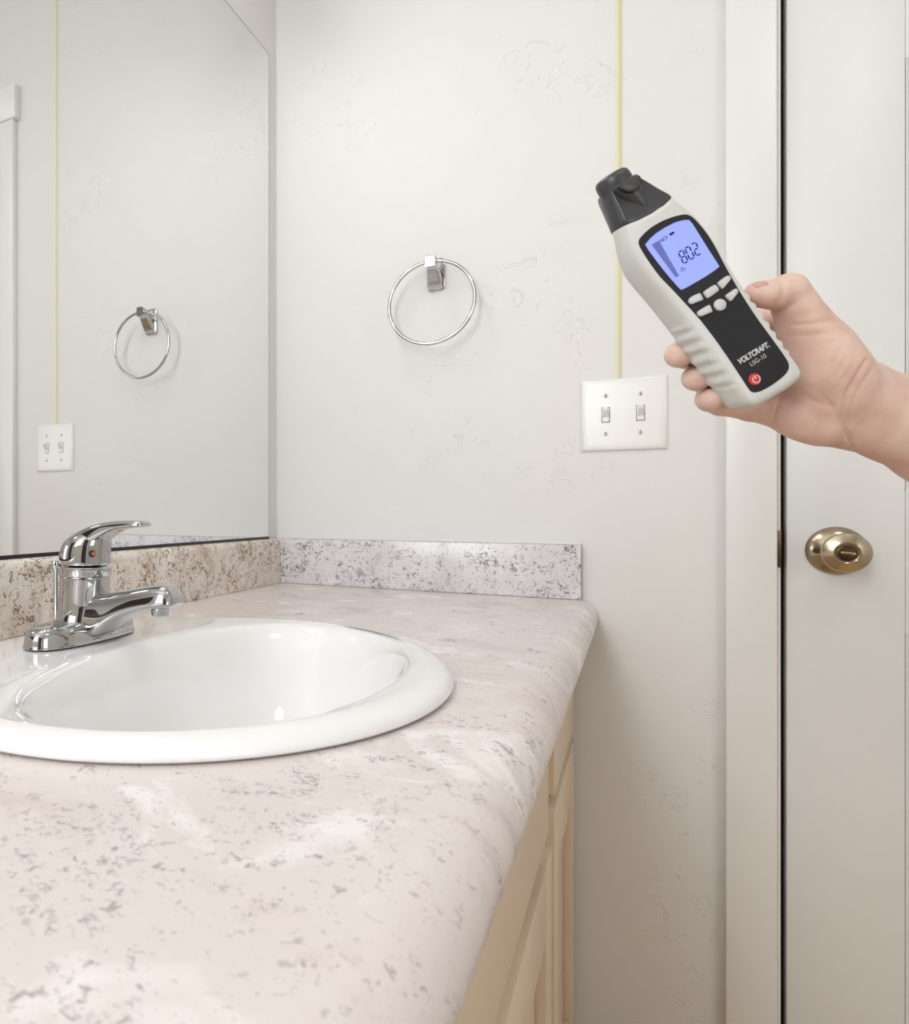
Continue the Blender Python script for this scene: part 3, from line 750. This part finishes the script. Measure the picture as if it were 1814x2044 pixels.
polys = [seg_bar(tri[i], tri[(i+1) % 3], 0.9) for i in range(3)]+[[(-1.9, -75.5), (-0.9, -75.5), (-1.1, -72.6), (-1.7, -72.6)], [(-1.8, -72), (-1.0, -72), (-1.0, -71.2), (-1.8, -71.2)]]
flat('warning_icon', polys, M['lcd_dark'], lcd)
def text(name, body, s, t, hgt, width, m, parent, z, bold=0.0, shear=0.0, th=0.25):
    cu = bpy.data.curves.new(name, 'FONT'); cu.body = body; cu.size = 1.0; cu.shear = shear; cu.offset = bold; cu.extrude = 0.0
    o = bpy.data.objects.new(name, cu); COL.objects.link(o)
    bpy.context.view_layer.update()
    me = bpy.data.meshes.new_from_object(o.evaluated_get(bpy.context.evaluated_depsgraph_get()))
    bpy.data.objects.remove(o)
    co = np.array([v.co[:] for v in me.vertices]); x0, y0 = co[:, 0].min(), co[:, 1].min(); wx, wy = co[:, 0].max()-x0, co[:, 1].max()-y0
    for v in me.vertices:
        v.co = T3(s+(v.co.x-x0)/wx*width, t-(v.co.y-y0)/wy*hgt, z)
    me.name = name
    return link(name, me, m, parent)
text('screen_lettering', 'NCV', -11.0, -140.5, 7.2, 17.5, M['lcd_dark'], lcd, INK, bold=0.014)
text('brand_lettering', 'VOLTCRAFT.', -1.2, 149.2, 12.2, 70.0, M['print'], pn, 1.5, bold=0.045, shear=0.22)
text('model_lettering', 'LSG-10', 16.5, 163.6, 9.0, 36.0, M['print'], pn, 1.5)
# keys
keys = [([(-1.5, -16.0), (2.6, -14.0), (2.0, -1.8), (-2.5, -0.4), (-13, -2.6), (-22.0, -4.0), (-25.2, -8.2), (-24.6, -13.0), (-18.3, -16.8), (-9, -17.0)], 'x'),
        ([(11.5, -13.2), (23, -14.2), (34.5, -14.2), (38, -11.4), (38.6, -3.0), (36, 0.2), (24, 1.6), (13, 2.0), (9.4, 0), (8.8, -9.5)], 'NCV'),
        ([(45.0, -14.4), (55, -16.2), (65.7, -16.6), (69.8, -14.2), (70.4, -10.0), (66.8, -6.0), (57, -2.6), (47.6, 0.8), (44.4, -1.0), (43.0, -11.5)], '='),
        ([(45.0, 15.2), (56, 14.2), (66.2, 13.6), (69.6, 16.0), (69.4, 20.5), (65.7, 24.0), (57, 27.4), (48.4, 30.4), (45.6, 28.6), (43.2, 18.0)], 'down'),
        ([(25.0+11.9*math.cos(2*PI*i/20), 25.9+11.9*math.sin(2*PI*i/20)) for i in range(20)], 'MODE'),
        ([(-19.0, 14.4), (-7, 13.8), (4.0, 14.2), (6.8, 16.8), (5.4, 27.6), (2.1, 29.8), (-8, 28.2), (-18.0, 26.6), (-22.2, 22.6), (-22.0, 17.2)], 'up')]
for pts, nm in keys:
    P_ = pts if len(pts) == 20 else spline(pts, 3)
    k_ = obj('key', poly_prism(P_, 0.5, 6.0, 2.2), M['button'], tst, auto=0.9)
    cx = sum(q_[0] for q_ in pts)/len(pts); cy = sum(q_[1] for q_ in pts)/len(pts)
    if nm in ('NCV', 'MODE'):
        w_ = 15 if nm == 'NCV' else 17
        text('key_lettering', nm, cx-w_/2, cy+2.4, 5.0, w_, M['button_print'], k_, 6.25)
    elif nm in ('up', 'down'):
        d = 1 if nm == 'down' else -1
        flat('key_symbol', [[(cx-3.5, cy-2.6*d), (cx+3.5, cy-2.6*d), (cx, cy+3*d)][::d]], M['button_print'], k_, 6.25)
    elif nm == '=':
        flat('key_symbol', [[(cx-5, cy-3.4), (cx+5, cy-3.4), (cx+5, cy-2.0), (cx-5, cy-2.0)], [(cx-5, cy+1.0), (cx+5, cy+1.0), (cx+5, cy+2.4), (cx-5, cy+2.4)]], M['button_print'], k_, 6.25)
    else:
        flat('key_symbol', [seg_bar((cx-6, cy-3), (cx+0.5, cy+3), 1.4), seg_bar((cx-6, cy+3), (cx+0.5, cy-3), 1.4), [(cx+3, cy-3), (cx+6.5, cy-3), (cx+6.5, cy+3), (cx+3, cy+3)]], M['button_print'], k_, 6.25)
pw = obj('power_key', poly_prism([(8.2+12.2*math.cos(2*PI*i/36), 188.8+12.2*math.sin(2*PI*i/36)) for i in range(36)], 0.5, 4.2, 1.8), M['red'], tst, auto=0.9); pw['label'] = 'red round power key'
polys = []
cx_, cy_ = 9.6, 189.6
for i in range(24):
    a0 = math.radians(-90+32+i*(296/24)); a1 = math.radians(-90+32+(i+1)*(296/24))
    polys.append([(cx_+6.6*math.cos(a0), cy_+6.6*math.sin(a0)), (cx_+6.6*math.cos(a1), cy_+6.6*math.sin(a1)), (cx_+8.1*math.cos(a1), cy_+8.1*math.sin(a1)), (cx_+8.1*math.cos(a0), cy_+8.1*math.sin(a0))])
polys.append([(cx_-0.8, cy_-8.4), (cx_+0.8, cy_-8.4), (cx_+0.8, cy_-1), (cx_-0.8, cy_-1)])
flat('power_symbol', polys, M['white_print'], pw, 4.55)

# ================================================================== the hand and forearm: one continuous surface from a distance field
def P3(u, v, z):
    k = 1-z/F
    return np.array([(u-CX)*k, -(v-CY)*k, z])
ORG = P3(1690, 800, -90)
def chain(pts): return [(P3(*a[:3]), a[3]) for a in pts]
palm = [chain(c) for c in (
    # forearm: two bones' worth of breadth
    [(2420, 1090, -150, 92), (2100, 955, -130, 86), (1860, 852, -112, 70), (1760, 806, -104, 62), (1702, 782, -104, 64)],
    [(2420, 1190, -150, 92), (2100, 1040, -130, 84), (1860, 905, -112, 62), (1770, 868, -108, 50), (1702, 848, -108, 48), (1640, 842, -112, 46), (1600, 832, -122, 42)],
    [(1600, 832, -122, 42), (1545, 818, -140, 36)],
    # thenar mound
    [(1700, 782, -104, 64), (1667, 770, -84, 66), (1648, 735, -74, 64), (1629, 695, -68, 56), (1604, 645, -58, 44)],
    [(1596, 648, -125, 40), (1545, 646, -160, 35), (1505, 652, -172, 31)],
    [(1900, 905, -112, 72), (1790, 845, -100, 64), (1715, 812, -96, 60), (1660, 800, -95, 56)],
    # back of the palm behind the tester
    [(1690, 805, -140, 56), (1600, 740, -172, 44), (1545, 680, -180, 36)],
    [(1690, 815, -140, 54), (1600, 790, -172, 42), (1540, 760, -180, 34)],
)]
thumb = chain([(1605, 648, -58, 43), (1588, 612, -48, 37.5), (1573, 581, -40, 35.5)])
thumb2 = chain([(1570, 582, -38, 34.5), (1545, 587, -31, 29.5), (1526, 587, -26, 26), (1510, 584, -23, 21.5)])
fingers = [chain(c) for c in (
    [(1548, 668, -180, 33), (1450, 655, -176, 29), (1398, 662, -158, 27), (1388, 664, -120, 25)],
    [(1545, 715, -182, 33), (1440, 722, -180, 28), (1372, 711, -158, 26.5), (1356, 708, -120, 26), (1358, 710, -84, 23.5)],
    [(1545, 765, -180, 33), (1465, 770, -178, 28), (1408, 757, -158, 27), (1391, 754, -120, 26.5), (1394, 756, -84, 23.5)],
    [(1560, 815, -150, 35), (1500, 812, -156, 31), (1440, 803, -146, 28), (1418, 796, -114, 26.5), (1421, 797, -82, 23.5)],
)]
H_ = 3.0
allp = [q for c in palm+[thumb, thumb2]+fingers for q in c]
lo = np.min([q[0]-q[1] for q in allp], 0)-12; hi = np.max([q[0]+q[1] for q in allp], 0)+12
nx, ny, nz = [int(math.ceil(d/H_))+1 for d in (hi-lo)]
gx = (lo[0]+H_*np.arange(nx)).astype(np.float32); gy = (lo[1]+H_*np.arange(ny)).astype(np.float32); gz = (lo[2]+H_*np.arange(nz)).astype(np.float32)
def smin(a, b, k):
    h = np.maximum(k-np.abs(a-b), 0)/k
    return np.minimum(a, b)-h*h*k*0.25
def cone_field(G, a, ra, b, rb, k):
    m_ = max(ra, rb)+k+2*H_+6
    mn = np.minimum(a, b)-m_; mx = np.maximum(a, b)+m_
    i0 = np.clip(((mn-lo)/H_).astype(int), 0, None); i1 = np.minimum(((mx-lo)/H_).astype(int)+2, [nx, ny, nz])
    sl = tuple(slice(i0[d], i1[d]) for d in range(3))
    X = gx[sl[0]][:, None, None]-a[0]; Y = gy[sl[1]][None, :, None]-a[1]; Z = gz[sl[2]][None, None, :]-a[2]
    d = (b-a).astype(np.float32); ll = float(d@d)
    t = np.clip((X*d[0]+Y*d[1]+Z*d[2])/ll, 0, 1)
    D = np.sqrt((X-t*d[0])**2+(Y-t*d[1])**2+(Z-t*d[2])**2)-(ra+(rb-ra)*t)
    G[sl] = smin(G[sl], D.astype(np.float32), k)
def field(chains, k):
    G = np.full((nx, ny, nz), 60.0, np.float32)
    for c in chains:
        for (a, ra), (b, rb) in zip(c, c[1:]): cone_field(G, a, ra, b, rb, k)
    return G
GP = field(palm, 26)
GT = field([thumb], 10)
GP = smin(GP, GT, 14)
GT2 = field([thumb2], 8); GP = smin(GP, GT2, 5)
GF = None
for c in fingers:
    g = field([c], 9); GF = g if GF is None else smin(GF, g, 3.5)
G = smin(GP, GF, 12)
# surface nets
ins = G < 0
cnt = np.zeros((nx-1, ny-1, nz-1), np.int8)
for dx in (0, 1):
    for dy in (0, 1):
        for dz in (0, 1):
            cnt += ins[dx:nx-1+dx, dy:ny-1+dy, dz:nz-1+dz].astype(np.int8)
cells = np.argwhere((cnt > 0) & (cnt < 8)); idx = -np.ones(cnt.shape, np.int64); idx[tuple(cells.T)] = np.arange(len(cells))
acc = np.zeros((len(cells), 3)); num = np.zeros(len(cells))
corners = [(a, b, c) for a in (0, 1) for b in (0, 1) for c in (0, 1)]
for c0 in corners:
    for ax in range(3):
        if c0[ax]: continue
        c1 = list(c0); c1[ax] = 1
        a = G[tuple((cells+c0).T)]; b = G[tuple((cells+c1).T)]
        m_ = (a < 0) != (b < 0)
        t = np.where(m_, a/np.where(m_, a-b, 1), 0)
        p_ = np.tile(np.array(c0, float), (len(cells), 1)); p_[:, ax] = t
        acc[m_] += p_[m_]; num[m_] += 1
verts = lo+(cells+acc/num[:, None])*H_
faces = []
for ax in range(3):
    u_, v_ = (ax+1) % 3, (ax+2) % 3
    a = [slice(1, -1)]*3; b = [slice(1, -1)]*3; a[ax] = slice(0, -1); b[ax] = slice(1, None)
    A = ins[tuple(a)]; B = ins[tuple(b)]
    e = np.argwhere(A != B); fl = A[tuple(e.T)]
    off = np.array([1, 1, 1]); off[ax] = 0
    e = e+off
    def cid(du, dv):
        q = e.copy(); q[:, u_] -= du; q[:, v_] -= dv; return idx[tuple(q.T)]
    q = np.stack([cid(1, 1), cid(0, 1), cid(0, 0), cid(1, 0)], 1)
    q[~fl] = q[~fl][:, ::-1]
    faces.append(q)
faces = np.concatenate(faces); faces = faces[(faces >= 0).all(1)]
# relax a little, then press the creases into the skin
nb = np.zeros_like(verts); deg = np.zeros(len(verts))
ed = np.concatenate([faces[:, [i, (i+1) % 4]] for i in range(4)])
for _ in range(3):
    nb[:] = 0; deg[:] = 0
    np.add.at(nb, ed[:, 0], verts[ed[:, 1]]); np.add.at(deg, ed[:, 0], 1)
    np.add.at(nb, ed[:, 1], verts[ed[:, 0]]); np.add.at(deg, ed[:, 1], 1)
    verts = verts*0.5+0.5*nb/deg[:, None]
fn = np.cross(verts[faces[:, 2]]-verts[faces[:, 0]], verts[faces[:, 3]]-verts[faces[:, 1]])
vn = np.zeros_like(verts)
for i in range(4): np.add.at(vn, faces[:, i], fn)
vn /= np.linalg.norm(vn, axis=1)[:, None]+1e-9
kk = 1/(1-verts[:, 2]/F); PU = CX+verts[:, 0]*kk; PV = CY-verts[:, 1]*kk
creases = [([(1729, 719), (1706, 756), (1688, 789), (1681, 820), (1684, 852), (1701, 893)], 4.5, 3.0), ([(1742, 735), (1718, 770), (1704, 800), (1697, 825)], 4, 1.4),
           ([(1546, 864), (1544, 842), (1549, 815), (1560, 790)], 4, 3.2), ([(1511, 818), (1514, 846)], 4, 2.4), ([(1640, 790), (1660, 815), (1676, 845), (1690, 876)], 5, 1.6),
           ([(1655, 800), (1672, 830), (1681, 865)], 4, 1.2), ([(1582, 649), (1610, 648), (1642, 642), (1664, 640)], 5, 1.6), ([(1590, 672), (1625, 667), (1660, 668)], 5, 1.2),
           ([(1650, 740), (1664, 722), (1672, 700)], 5, 1.0), ([(1655, 762), (1676, 738), (1688, 716)], 5, 1.1), ([(1660, 784), (1688, 752), (1703, 730)], 5, 1.2), ([(1560, 598), (1566, 575), (1560, 556)], 7, 1.2),
           ([(1590, 770), (1612, 795), (1640, 808), (1660, 812)], 6, 1.8)]
def seg_d(a, b):
    dx, dy = b[0]-a[0], b[1]-a[1]; t = np.clip(((PU-a[0])*dx+(PV-a[1])*dy)/(dx*dx+dy*dy), 0, 1)
    return np.hypot(PU-a[0]-t*dx, PV-a[1]-t*dy)
for pl, w, dep in creases:
    d = np.min([seg_d(a, b) for a, b in zip(pl, pl[1:])], 0)
    amt = dep*np.exp(-(d/w)**2)*np.clip((vn[:, 2]+0.1)*2.5, 0, 1)
    verts = verts-vn*amt[:, None]
me = bpy.data.meshes.new('arm_and_hand')
me.from_pydata(((verts-ORG)*S).tolist(), [], faces.tolist())
me.update()
per = empty('person'); tag(per, 'bare right forearm and hand gripping the handheld tester', 'person')
per.matrix_world = Matrix.Translation(CAM) @ BASIS.to_4x4() @ Matrix.Translation(Vector(((ORG[0])*S, ORG[1]*S, ORG[2]*S-KD)))
ah = link('arm_and_hand', me, M['skin'], per, smooth=True)
# thumb nail
bm = bmesh.new(); bmesh.ops.create_uvsphere(bm, u_segments=24, v_segments=14, radius=1)
nrm = Vector((-0.12, 0.62, 0.77)).normalized(); ax_ = Vector((-1, -0.02, -0.12)); ax_ = (ax_-nrm*ax_.dot(nrm)).normalized(); bx_ = nrm.cross(ax_)
npos = Vector(P3(1511, 584, -24))+nrm*20.6-Vector(ORG)
for v in bm.verts:
    c = v.co.copy(); e = 0.75
    v.co = (npos+ax_*(math.copysign(abs(c.x)**e, c.x)*15.5)+bx_*(math.copysign(abs(c.y)**e, c.y)*11)+nrm*(c.z*2.6-(c.y**2)*4.0-(c.x**2)*1.5))*S
nl = obj('thumb_nail', bm, M['nail'], per, smooth=True)
